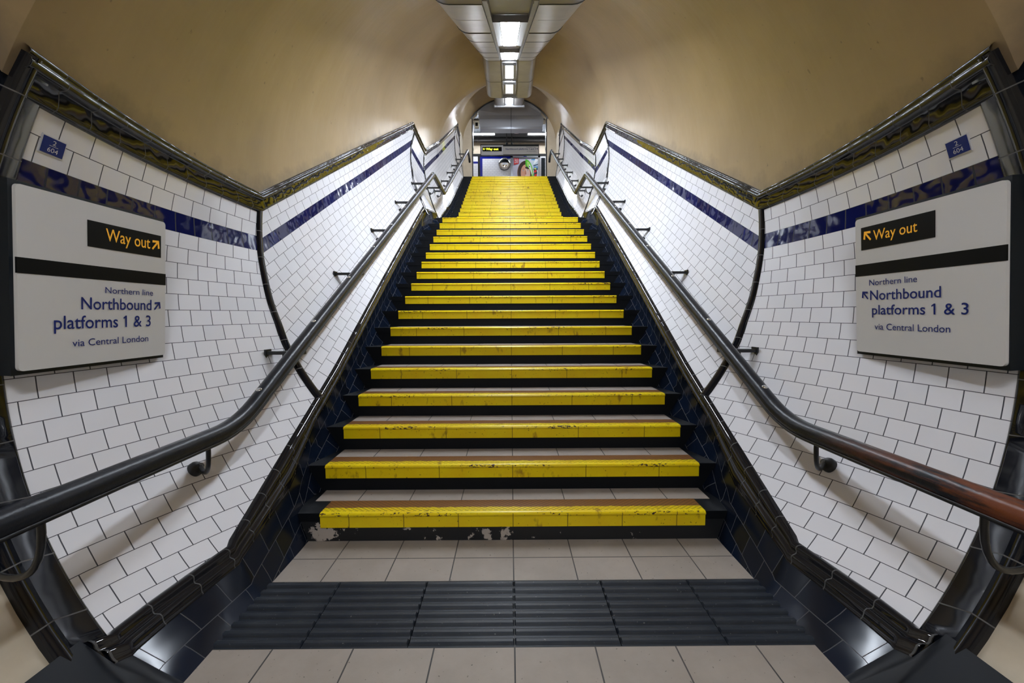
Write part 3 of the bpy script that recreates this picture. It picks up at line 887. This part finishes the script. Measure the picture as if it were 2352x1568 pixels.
# ------------------------------------------------------------------ wall signs at the stair foot
def wall_sign(s, side):
    SX = 1.62
    ax = Vector((0, 1 if s < 0 else -1, 0)); az = Vector((0, 0, 1)); nrm = Vector((-s, 0, 0))
    # lean: the bottom stands a little further out
    O = Vector((s * SX, 1.70, 1.36))
    tilt = .06
    az = Vector((-s * tilt * -1 * -1, 0, 1)).normalized() if False else Vector((-s * tilt, 0, 1)).normalized()
    nrm = ax.cross(az); 
    if nrm.x * s > 0: nrm = -nrm
    lab = ('white enamelled direction sign on the left tiled wall, its text ranged right towards the stairs' if s < 0 else
           'white enamelled direction sign on the right tiled wall, its text ranged left towards the stairs')
    sg = thing('direction_sign', tuple(O), lab, 'sign')
    def X(y): return (y - 1.70) * ax.y
    def Z(z): return z - 1.36
    ya, yb_ = 1.395, 2.0
    if s < 0: ya, yb_ = 1.40, 1.995
    xa, xb = sorted((X(ya), X(yb_)))
    zb_, zt_ = Z(1.055), Z(1.668)
    mb = MB(); mb.obox(O, ax, nrm, az, (xa - .012, -.085, zb_ - .014), (xb + .004, -.012, zt_ + .012)); mb.build('casing', M['sign_frame'], sg)
    mb = MB()
    def rr(x0, z0, x1, z1, r, m=5):
        out = []
        for cx, cz, a0 in ((x1 - r, z0 + r, -90), (x1 - r, z1 - r, 0), (x0 + r, z1 - r, 90), (x0 + r, z0 + r, 180)):
            for k in range(m): 
                a = math.radians(a0 + 90 * k / (m - 1)); out.append((cx + r * math.cos(a), cz + r * math.sin(a)))
        return out
    pl = rr(xa, zb_, xb, zt_, .014)
    mb.prism([O + ax * x + az * z - nrm * .012 for x, z in pl], nrm * .012); mb.build('panel', M['sign_white'], sg)
    zb0, zb1 = (1.378, 1.431) if s < 0 else (1.406, 1.459)
    if s < 0: zb0, zb1 = 1.38, 1.432
    mb = MB(); mb.obox(O, ax, nrm, az, (xa - .001, -.005, Z(zb0)), (xb + .001, .0012, Z(zb1))); o = mb.build('black_band', M['sign_black'], sg)
    # illuminated-style box
    if s < 0: x0, x1, z0, z1 = X(1.632), X(1.968), Z(1.503), Z(1.602)
    else: x0, x1, z0, z1 = X(1.966), X(1.627), Z(1.524), Z(1.6255)
    mb = MB(); mb.obox(O, ax, nrm, az, (x0, -.002, z0), (x1, .002, z1)); bx = mb.build('way_out_panel', M['sign_black'], sg)
    def word(par, mat, lab, *args):
        mb = MB(); lettering(mb, args[0], O, ax, az, X(args[1]), X(args[2]), Z(args[3]), Z(args[4]), args[5], nrm, 0, args[6])
        o = mb.build('lettering', mat, par); o['label'] = lab
        if par is bx: o.location = (0, 0, 0)
    def arr(par, mat, y, z, size, deg, off, lab):
        mb = MB(); arrow(mb, O, ax, az, X(y), Z(z), size, math.radians(deg), off, nrm)
        o = mb.build('arrow', mat, par); o['label'] = lab
        if par is bx: o.location = (0, 0, 0)
    A_, B_ = M['amber'], M['sign_blue']
    if s < 0:
        word(bx, A_, 'amber words', 'Way out', 1.703, 1.909, 1.536, 1.585, .0028, .004)
        arr(bx, A_, 1.938, 1.557, .027, 50, .0028, 'amber arrow')
        word(sg, B_, 'small blue words under the band', 'Northern line', 1.70, 1.925, 1.329, 1.354, .002, .0)
        word(sg, B_, 'large blue word', 'Northbound', 1.605, 1.917, 1.264, 1.310, .002, .007)
        arr(sg, B_, 1.9485, 1.284, .023, 50, .002, 'blue arrow')
        word(sg, B_, 'large blue words with figures', 'platforms 1 & 3', 1.508, 1.913, 1.192, 1.240, .002, .007)
        word(sg, B_, 'small blue words at the foot', 'via Central London', 1.571, 1.90, 1.125, 1.152, .002, .0)
    else:
        arr(bx, A_, 1.931, 1.585, .027, 130, .0028, 'amber arrow')
        word(bx, A_, 'amber words', 'Way out', 1.900, 1.696, 1.559, 1.603, .0028, .004)
        word(sg, B_, 'small blue words under the band', 'Northern line', 1.924, 1.698, 1.360, 1.3865, .002, .0)
        word(sg, B_, 'large blue word', 'Northbound', 1.920, 1.604, 1.295, 1.338, .002, .007)
        arr(sg, B_, 1.947, 1.318, .023, 130, .002, 'blue arrow')
        word(sg, B_, 'large blue words with figures', 'platforms 1 & 3', 1.911, 1.507, 1.230, 1.272, .002, .007)
        word(sg, B_, 'small blue words at the foot', 'via Central London', 1.898, 1.570, 1.162, 1.190, .002, .0)
wall_sign(-1, 'left'); wall_sign(1, 'right')

# small numbered plates
for s, side, yc_, zc_ in ((-1, 'left', 1.583, 1.850), (1, 'right', 1.620, 1.857)):
    c = wall_pt(s, yc_, zc_, .004)
    inw = (wall_pt(s, yc_, zc_, .1) - wall_pt(s, yc_, zc_)).normalized()
    ax = Vector((0, 1 if s < 0 else -1, 0))
    # follow the wall's lead in plan
    tang = (wall_pt(s, yc_ + .05, zc_) - wall_pt(s, yc_ - .05, zc_)).normalized() * (1 if s < 0 else -1)
    ax = tang; az = (inw.cross(ax)).normalized()
    if az.z < 0: az = -az
    pt = thing('number_plate', tuple(c), 'small blue enamel plate numbered 2 over 604 on the %s tiled wall' % side, 'plate')
    mb = MB(); mb.obox(c, ax, inw, az, (-.049, -.004, -.0335), (.049, .0, .0335)); mb.build('backing', M['plate_white'], pt)
    mb = MB(); mb.obox(c, ax, inw, az, (-.0445, -.001, -.029), (.0445, .002, .029)); f_ = mb.build('plate_face', M['plate_blue'], pt)
    mb = MB()
    lettering(mb, '2', c, ax, az, -.007, .007, .006, .022, .0026, inw, 0, .0)
    mb.quad([c + ax * x + az * z + inw * .0026 for x, z in ((-.018, .0005), (.018, .0005), (.018, .0020), (-.018, .0020))])
    lettering(mb, '604', c, ax, az, -.021, .021, -.021, -.005, .0026, inw, 0, .0)
    o = mb.build('lettering', M['plate_white'], f_); o.location = (0, 0, 0); o['label'] = 'white figures'

# ------------------------------------------------------------------ the concourse at the top
YO = 15.3
# jambs of the opening
for s, side in ((-1, 'left'), (1, 'right')):
    mb = MB()
    arc = []
    c, r = CZ(15), RR(15) + .02
    zj = 8.08
    xo = math.sqrt(r * r - (zj - c) ** 2)
    pts = [(1.32, ZE), (1.72, ZE), (1.72, c)] + [(r * math.cos(a), c + r * math.sin(a)) for a in [math.asin((zj - c) / r) * k / 8 for k in range(9)]] + [(1.32, zj)]
    mb.prism([(s * x, YO, z) for x, z in pts], (0, .10, 0))
    TRIM[0] += 1
    struct(mb, 'trim_%d' % TRIM[0], M['cream2'], 'cream jamb at the top opening, %s side' % side, 'door jamb')
    mb = MB(); mb.box((s * 1.30 - .012, YO - .004, ZE), (s * 1.30 + .012, YO + .12, zj)); TRIM[0] += 1
    struct(mb, 'trim_%d' % TRIM[0], M['iron'], 'thin dark edge of the top opening, %s side' % side, 'trim')

mb = MB(); c, r = CZ(15), RR(15)
aa = [math.radians(34 + 112 * k / 32) for k in range(33)]
mb.grid([[(rr_ * math.cos(a), yy, c + rr_ * math.sin(a)) for a in aa] for rr_, yy in ((r - .012, 15.27), (r - .030, 15.28), (r - .030, 15.32), (r + .2, 15.32))], 0, None, False)
TRIM[0] += 1
struct(mb, 'trim_%d' % TRIM[0], M['iron'], 'thin black arched edge where the vault ends above the stair top', 'trim')
# walls and vault of the concourse
PX = lambda u, v, y: u
YF = 18.6
mb = MB()
mb.quad([(-6, YF, ZE), (6, YF, ZE), (6, YF, 9.6), (-6, YF, 9.6)], 0)
# white tiles with blue border and black rails, as raised bands of tile
def wbox(x0, x1, z0, z1, mi, d=.012):
    b = len(mb.f); mb.box((x0, YF - d, z0), (x1, YF + .01, z1), mi)
    for k in range(b, len(mb.f)): mb.uv[k] = [(mb.v[i][0] + 20, mb.v[i][2]) for i in mb.f[k]]
wbox(-6, 6, 7.985, 8.085, 1, .02)                       # black rail
wbox(-1.353, -1.262, ZE, 7.985, 1, .018)                # black upright
wbox(-1.262, -1.157, ZE, 7.985, 2)                      # blue upright
wbox(-1.157, .06, 7.885, 7.985, 2)                      # blue top border
wbox(-1.157, .06, ZE, 7.885, 3)
wbox(-6, -1.353, ZE, 7.68, 3); wbox(-6, -1.353, 7.68, 7.77, 2); wbox(-6, -1.353, 7.77, 7.985, 3)
wbox(.06, 6, ZE, 7.985, 3)
struct(mb, 'wall_far', [M['cream2'], M['iron'], M['far_blue'], M['far_tile']], 'far concourse wall, cream above and white tiles with a blue border below', 'wall')
mb = MB()
mb.quad([(-6, 15.4, 9.5), (-6, 18.7, 9.5), (6, 18.7, 9.5), (6, 15.4, 9.5)])
struct(mb, 'ceiling_concourse', M['grey_panel'], 'dark grey panelled ceiling of the concourse', 'ceiling')
for s, side in ((-1, 'left'), (1, 'right')):
    mb = MB(); mb.quad([(s * 6, 15.3, ZE), (s * 6, 18.7, ZE), (s * 6, 18.7, 9.6), (s * 6, 15.3, 9.6)])
    struct(mb, 'wall_concourse_' + side, M['cream2'], 'cream end wall of the concourse, %s side' % side, 'wall')
    mb = MB(); mb.quad([(s * 1.72, 15.4, ZE), (s * 6, 15.4, ZE), (s * 6, 15.4, 9.6), (s * 1.72, 15.4, 9.6)])
    struct(mb, 'wall_near_concourse_' + side, M['cream2'], 'cream concourse wall beside the stair opening, %s side' % side, 'wall')
mb = MB(); mb.quad([(-1.75, 15.42, 8.98), (1.75, 15.42, 8.98), (1.75, 15.42, 9.6), (-1.75, 15.42, 9.6)])
for s in (-1, 1):
    q = [(s * x, 15.42, z) for x, z in ((1.75, 8.07), (1.30, 8.07), (1.12, 8.25), (1.10, 8.44), (.99, 8.60), (.6, 8.84), (.6, 8.98), (1.75, 8.98))]
    mb.quad(q)
struct(mb, 'wall_over_opening', M['cream2'], 'cream wall above the opening at the stair top', 'wall')

# grey casing hung across the head of the opening
bx = thing('ventilation_casing', (.06, 15.6, 8.3), 'large grey metal casing across the head of the opening at the stair top', 'ventilation casing')
def cas(u): return u
for half, (xa, xb) in enumerate(((-1.11, .055), (.067, 1.25))):
    mb = MB()
    sg = -1 if half == 0 else 1
    xo = xa if half == 0 else xb; xi = xb if half == 0 else xa
    def tr(k): return xo + (-sg) * k * .065
    # sloping upper panel with a curved head
    head = [(xo, 8.44)] + [(sg * q, z) for q, z in ((.99, 8.57), (.81, 8.71), (.6, 8.82), (.4, 8.90))] + [(xi, 8.96)]
    low = [(xo, 8.335), (xi, 8.335)]
    pts = [Vector((x, 15.46, z)) for x, z in head] + [Vector((xi, 15.62, 8.335)), Vector((xo, 15.62, 8.335))]
    mb.quad(pts if half == 1 else pts[::-1])
    mb.quad([p + Vector((0, .25, 0)) for p in (pts[::-1] if half == 1 else pts)])
    o = mb.build('upper_panel', M['grey_box'], bx)
    mb = MB()
    P1 = [(xo, 8.335), (xi, 8.335), (xi, 8.20), (tr(.35), 8.20)]
    mb.prism([(x, 15.62, z) for x, z in P1], (0, .3, 0)); mb.build('crease_panel', M['grey_box'], bx)
    mb = MB()
    P2 = [(tr(.35), 8.197), (xi, 8.197), (xi, 7.93), (tr(1), 7.93)]
    mb.prism([(x, 15.625, z) for x, z in P2], (0, .3, 0)); mb.build('front_panel', M['grey_box'], bx)
    mb = MB(); mb.box((min(tr(1), xi), 15.58, 7.845), (max(tr(1), xi), 15.95, 7.915)); o = mb.build('bottom_lip', M['alu'], bx)
mb = MB(); mb.box((.054, 15.60, 7.85), (.068, 15.9, 8.87)); o = mb.build('joint', M['rubber'], bx); o['label'] = 'dark joint between the two halves'

# cable trunking with the fluorescent tubes
tk = thing('cable_trunking', (0, 18.3, 8.7), 'dark grey trunking along the far concourse wall holding the lit tubes', 'trunking')
mb = MB()
for xa, xb in ((-6, -1.35), (-1.34, .12), (.13, 1.28), (1.29, 6)): mb.box((xa, 18.34, 8.72), (xb, 18.59, 9.2))
mb.build('upper_boards', M['grey_panel'], tk)
mb = MB(); mb.box((-6, 18.25, 8.665), (6, 18.34, 8.78)); mb.build('rail', M['grey_panel'], tk)
mb = MB()
for xa, xb in ((-6, -1.35), (-1.34, .12), (.13, 1.28), (1.29, 6)): mb.box((xa, 18.40, 8.56), (xb, 18.59, 8.66))
mb.build('lower_boards', M['grey_panel'], tk)
for lab, xa, xb in (('lit fluorescent tube on the far trunking, left of centre', -2.1, -.63), ('lit fluorescent tube on the far trunking, right of centre', .79, 2.25)):
    tl_ = thing('fluorescent_light', ((xa + xb) / 2, 18.2, 8.735), lab, 'tube light', 'fluorescent tubes over the concourse')
    mb = MB(); mb.tube([(xa, 18.17, 8.735), (xb, 18.17, 8.735)], .022, 10); mb.build('tube', M['tube'], tl_)
    mb = MB(); mb.box((xa - .05, 18.19, 8.70), (xb + .05, 18.25, 8.775)); mb.build('batten', M['white_paint'], tl_)
    mb = MB()
    for x in (xa - .05, xb + .01): mb.box((x, 18.14, 8.705), (x + .04, 18.19, 8.765))
    mb.build('lamp_holder', M['white_paint'], tl_)

sd = thing('smoke_detector', (.30, 18.2, 8.78), 'small pinkish white detector with a red top on the far trunking', 'detector')
mb = MB(); mb.lathe((.30, 18.06, 8.80), (0, 0, -1), [(-.02, .17), (.0, .18), (.03, .17), (.045, .12), (.05, .02)], 20); mb.build('body', simple('pale_pink_plastic', (.62, .48, .46), .4), sd)
mb = MB(); mb.lathe((.29, 17.90, 8.785), (0, -1, 0), [(0, .075), (.03, .07), (.035, .05)], 16); mb.build('indicator', M['red'], sd)

# hanging sign
hs = thing('hanging_sign', (0, 18.0, 8.25), 'long hanging direction sign at the stair top, lit amber words at its left', 'sign')
ax, az, nrm = Vector((1, 0, 0)), Vector((0, 0, 1)), Vector((0, -1, 0)); O = Vector((0, 18.0, 0))
mb = MB(); mb.box((-1.205, 18.0, 7.83), (1.225, 18.12, 8.25)); mb.build('casing', M['sign_frame'], hs)
mb = MB(); mb.box((-1.175, 17.975, 7.825), (-.262, 18.0, 8.205)); lb = mb.build('light_box_frame', M['white_paint'], hs)
mb = MB(); mb.box((-1.112, 17.968, 7.962), (-.315, 17.975, 8.138)); pb = mb.build('way_out_panel', M['sign_black'], lb)
pb.location = (0, 0, 0)
def hword(par, mat, lab, body, a, b, zb, zc, off, wt):
    mb = MB(); lettering(mb, body, O, ax, az, a, b, zb, zc, off, nrm, 0, wt)
    o = mb.build('lettering', mat, par); o['label'] = lab
    if par is lb: o.location = (0, 0, 0)
def harr(par, mat, lab, x, z, size, ang, off):
    mb = MB(); arrow(mb, O, ax, az, x, z, size, ang, off, nrm)
    o = mb.build('arrow', mat, par); o['label'] = lab
    if par is lb: o.location = (0, 0, 0)
harr(lb, M['lit_amber'], 'lit arrow', -1.045, 8.052, .05, math.pi, .036)
hword(lb, M['lit_amber'], 'lit words', 'Way out', -.975, -.455, 8.010, 8.095, .036, .03)
mb = MB(); mb.box((-.26, 17.985, 7.845), (1.20, 18.0, 8.165)); mb.build('panel', M['sign_white'], hs)
hword(hs, M['sign_blue'], 'large blue words', 'Northbound platforms 1 and 3', -.155, 1.09, 8.028, 8.088, .0175, .018)
hword(hs, M['sign_blue'], 'small blue words above', 'Northern line', .70, 1.09, 8.112, 8.145, .0175, .006)
hword(hs, M['sign_blue'], 'small blue words below', 'via Central London', .712, 1.09, 7.955, 7.985, .0175, .006)
harr(hs, M['sign_blue'], 'blue arrow', 1.145, 8.062, .04, 0, .0175)
for x in (-.115, .10):
    mb = MB(); mb.box((x - .018, 18.03, 8.32), (x + .018, 18.07, 9.5)); mb.lathe((x, 18.05, 8.25), (0, 0, 1), [(0, .03), (.03, .05), (.07, .05), (.10, .02)], 12)
    mb.build('hanger', M['iron'], hs)

# convex mirror
cm = thing('convex_mirror', (-.19, 18.5, 7.65), 'round convex mirror on the white tiles left of the poster', 'mirror')
mb = MB(); mb.lathe((-.217, 18.58, 7.648), (0, -1, 0), [(.0, .255), (.05, .262), (.075, .256), (.085, .245)], 32); mb.build('rim', M['iron'], cm)
mb = MB(); mb.lathe((-.217, 18.52, 7.648), (0, -1, 0), [(.01, .252)] + [(.02 + .09 * math.cos(a), .250 * math.sin(a)) for a in [math.radians(90 - 88 * k / 12) for k in range(13)]], 32); mb.build('glass', M['mirror'], cm)

# poster in its frame
po = thing('poster', (.71, 18.56, 7.2), 'framed advertising poster of a face half in a green helmet, right of the mirror', 'poster')
mb = MB(); x0, x1, z0, z1 = .05, 1.31, 6.25, 8.0
mb.box((x0, 18.545, z0), (x0 + .09, 18.6, z1)); mb.box((x1 - .09, 18.545, z0), (x1, 18.6, z1)); mb.box((x0, 18.545, z1 - .085), (x1, 18.6, z1)); mb.box((x0, 18.545, z0), (x1, 18.6, z0 + .09))
mb.build('frame', M['alu'], po)
mb = MB(); mb.box((.60, 18.54, 7.945), (.74, 18.545, 7.975)); o = mb.build('frame_badge', M['plate_blue'], po); o['label'] = 'small blue badge on the frame'
PC = {'ground': (.58, .57, .70), 'hair': (.045, .020, .014), 'hair2': (.16, .07, .03), 'skin': (.66, .33, .22), 'skin2': (.50, .20, .12), 'pale': (.72, .50, .42), 'green': (.08, .45, .02), 'green2': (.35, .62, .14), 'white': (.72, .74, .78), 'sky': (.12, .30, .58), 'ice': (.50, .58, .66), 'navy': (.02, .06, .12), 'red': (.60, .015, .015), 'dark': (.02, .02, .025), 'lime': (.55, .65, .15), 'lip': (.45, .10, .09)}
pm = [simple('print_' + k, v, .4) for k, v in PC.items()]; PI_ = {k: i for i, k in enumerate(PC)}
mb = MB(); lay = [0]
def poly(c, pts):
    lay[0] += 1; y = 18.575 - .0004 * lay[0]
    mb.quad([(x, y, z) for x, z in pts], PI_[c])
def ell(c, cx, cz, rx, rz, a0=0, a1=360, n=28):
    poly(c, [(cx + rx * math.cos(math.radians(a0 + (a1 - a0) * k / n)), cz + rz * math.sin(math.radians(a0 + (a1 - a0) * k / n))) for k in range(n + (0 if a1 - a0 >= 360 else 1))])
poly('ground', [(.14, 6.34), (1.22, 6.34), (1.22, 7.915), (.14, 7.915)])
poly('ice', [(.80, 7.25), (1.22, 7.25), (1.22, 7.915), (.98, 7.915)])
poly('sky', [(.86, 7.86), (1.10, 7.88), (1.08, 7.80), (.92, 7.82)])
poly('white', [(.85, 7.90), (.96, 7.90), (.90, 7.80)])
poly('white', [(1.02, 7.62), (1.22, 7.80), (1.22, 7.915), (1.12, 7.915)])
poly('navy', [(1.00, 7.60), (1.22, 7.66), (1.22, 7.62), (1.06, 7.56)])
poly('sky', [(1.02, 7.55), (1.22, 7.56), (1.22, 7.46), (1.05, 7.48)])
poly('navy', [(1.06, 7.52), (1.20, 7.47), (1.22, 7.40), (1.10, 7.44)])
poly('white', [(.98, 7.40), (1.22, 7.38), (1.22, 7.2), (.98, 7.2)])
# small climber in red and black
poly('dark', [(1.02, 7.47), (1.10, 7.44), (1.16, 7.42), (1.19, 7.28), (1.16, 7.14), (1.04, 7.16), (1.05, 7.34)])
poly('red', [(1.02, 7.34), (1.13, 7.41), (1.17, 7.36), (1.10, 7.28)]); poly('red', [(1.08, 7.22), (1.17, 7.24), (1.15, 7.12), (1.06, 7.14)])
ell('lime', 1.105, 7.46, .045, .04)
# head: hair, face, helmet on its right half
ell('hair2', .665, 7.28, .33, .50); ell('hair', .672, 7.31, .30, .48)
ell('skin', .685, 7.27, .205, .36); ell('skin2', .60, 7.20, .10, .24); ell('skin', .645, 7.26, .15, .30)
poly('pale', [(.683, 7.62), (.74, 7.60), (.84, 7.45), (.88, 7.25), (.84, 7.05), (.76, 6.93), (.683, 6.92)])
ell('hair', .80, 7.50, .13, .06)
for ex in (.585, .785):
    ell('white', ex, 7.375, .036, .016); ell('navy', ex, 7.375, .017, .017)
    poly('hair', [(ex - .055, 7.425), (ex, 7.445), (ex + .055, 7.430), (ex, 7.432)])
poly('skin2', [(.668, 7.38), (.700, 7.38), (.722, 7.23), (.69, 7.205), (.655, 7.23)]); ell('lip', .69, 7.10, .07, .025)
poly('green', [(.683, 7.845), (.74, 7.84), (.82, 7.80), (.90, 7.70), (.96, 7.55), (1.0, 7.38), (1.03, 7.22), (1.03, 7.05), (.98, 7.05), (.93, 7.25), (.87, 7.42), (.78, 7.52), (.683, 7.56)])
poly('green2', [(.74, 7.76), (.83, 7.74), (.90, 7.62), (.95, 7.48), (.98, 7.34), (1.0, 7.14), (.97, 7.14), (.92, 7.30), (.85, 7.46), (.76, 7.57)])
poly('white', [(.86, 7.64), (.90, 7.58), (.96, 7.36), (.985, 7.20), (.95, 7.22), (.90, 7.40), (.82, 7.52)]); poly('navy', [(.85, 7.58), (.88, 7.54), (.86, 7.50), (.82, 7.54)])
# red flag with white words
poly('red', [(.185, 7.905), (.395, 7.905), (.395, 7.665), (.19, 7.615)])
def pl_text(body, a, b, zb, zc):
    lay[0] += 1
    lettering(mb, body, Vector((0, 18.575 - .0004 * lay[0], 0)), Vector((1, 0, 0)), Vector((0, 0, 1)), a, b, zb, zc, 0, Vector((0, -1, 0)), PI_['white'], .02)
pl_text('RACE', .22, .365, 7.78, 7.84); pl_text('LIFE', .22, .365, 7.69, 7.76)
poly('white', [(.22, 7.855), (.255, 7.855), (.255, 7.875), (.22, 7.875)]); poly('white', [(.30, 7.85), (.32, 7.85), (.35, 7.885), (.33, 7.885)])
mb.build('printed_sheet', pm, po)
dp = MB(); dp.box((1.36, 18.55, 6.3), (1.52, 18.59, 7.90))
tag(dp.build('notice_panel', M['sign_frame']), 'tall dark panel on the far wall, right of the poster', 'panel')

# small cream box beside the casing
cb = thing('speaker_box', (-1.15, 15.52, 7.98), 'small cream box with a black grille beside the grey casing, upper left of the opening', 'speaker')
mb = MB(); mb.box((-1.235, 15.47, 7.86), (-1.085, 15.60, 8.07)); mb.build('case', simple('cream_plastic', (.55, .50, .38), .4), cb)
mb = MB(); mb.box((-1.205, 15.464, 7.90), (-1.115, 15.47, 8.02)); mb.build('grille', M['sign_black'], cb)
# white panels seen edge-on inside the opening
for s, side in ((-1, 'left'), (1, 'right')):
    wp_ = thing('side_panel', (s * 1.30, 15.75, 7.6), 'narrow white panel with a black lower edge just inside the opening, %s side' % side, 'panel')
    mb = MB(); mb.box((s * 1.36 - .05, 15.40, 7.15), (s * 1.36 + .05, 15.9, 8.10)); mb.build('board', M['white_paint'], wp_)
    mb = MB(); mb.prism([(s * 1.275, 15.59, z) if False else (s * x, 15.59, z) for x, z in ((1.40, 7.55), (1.36, 7.55), (1.29, 7.16), (1.29, 7.10), (1.40, 7.10))], (0, .02, 0)); mb.build('black_edge', M['sign_black'], wp_)
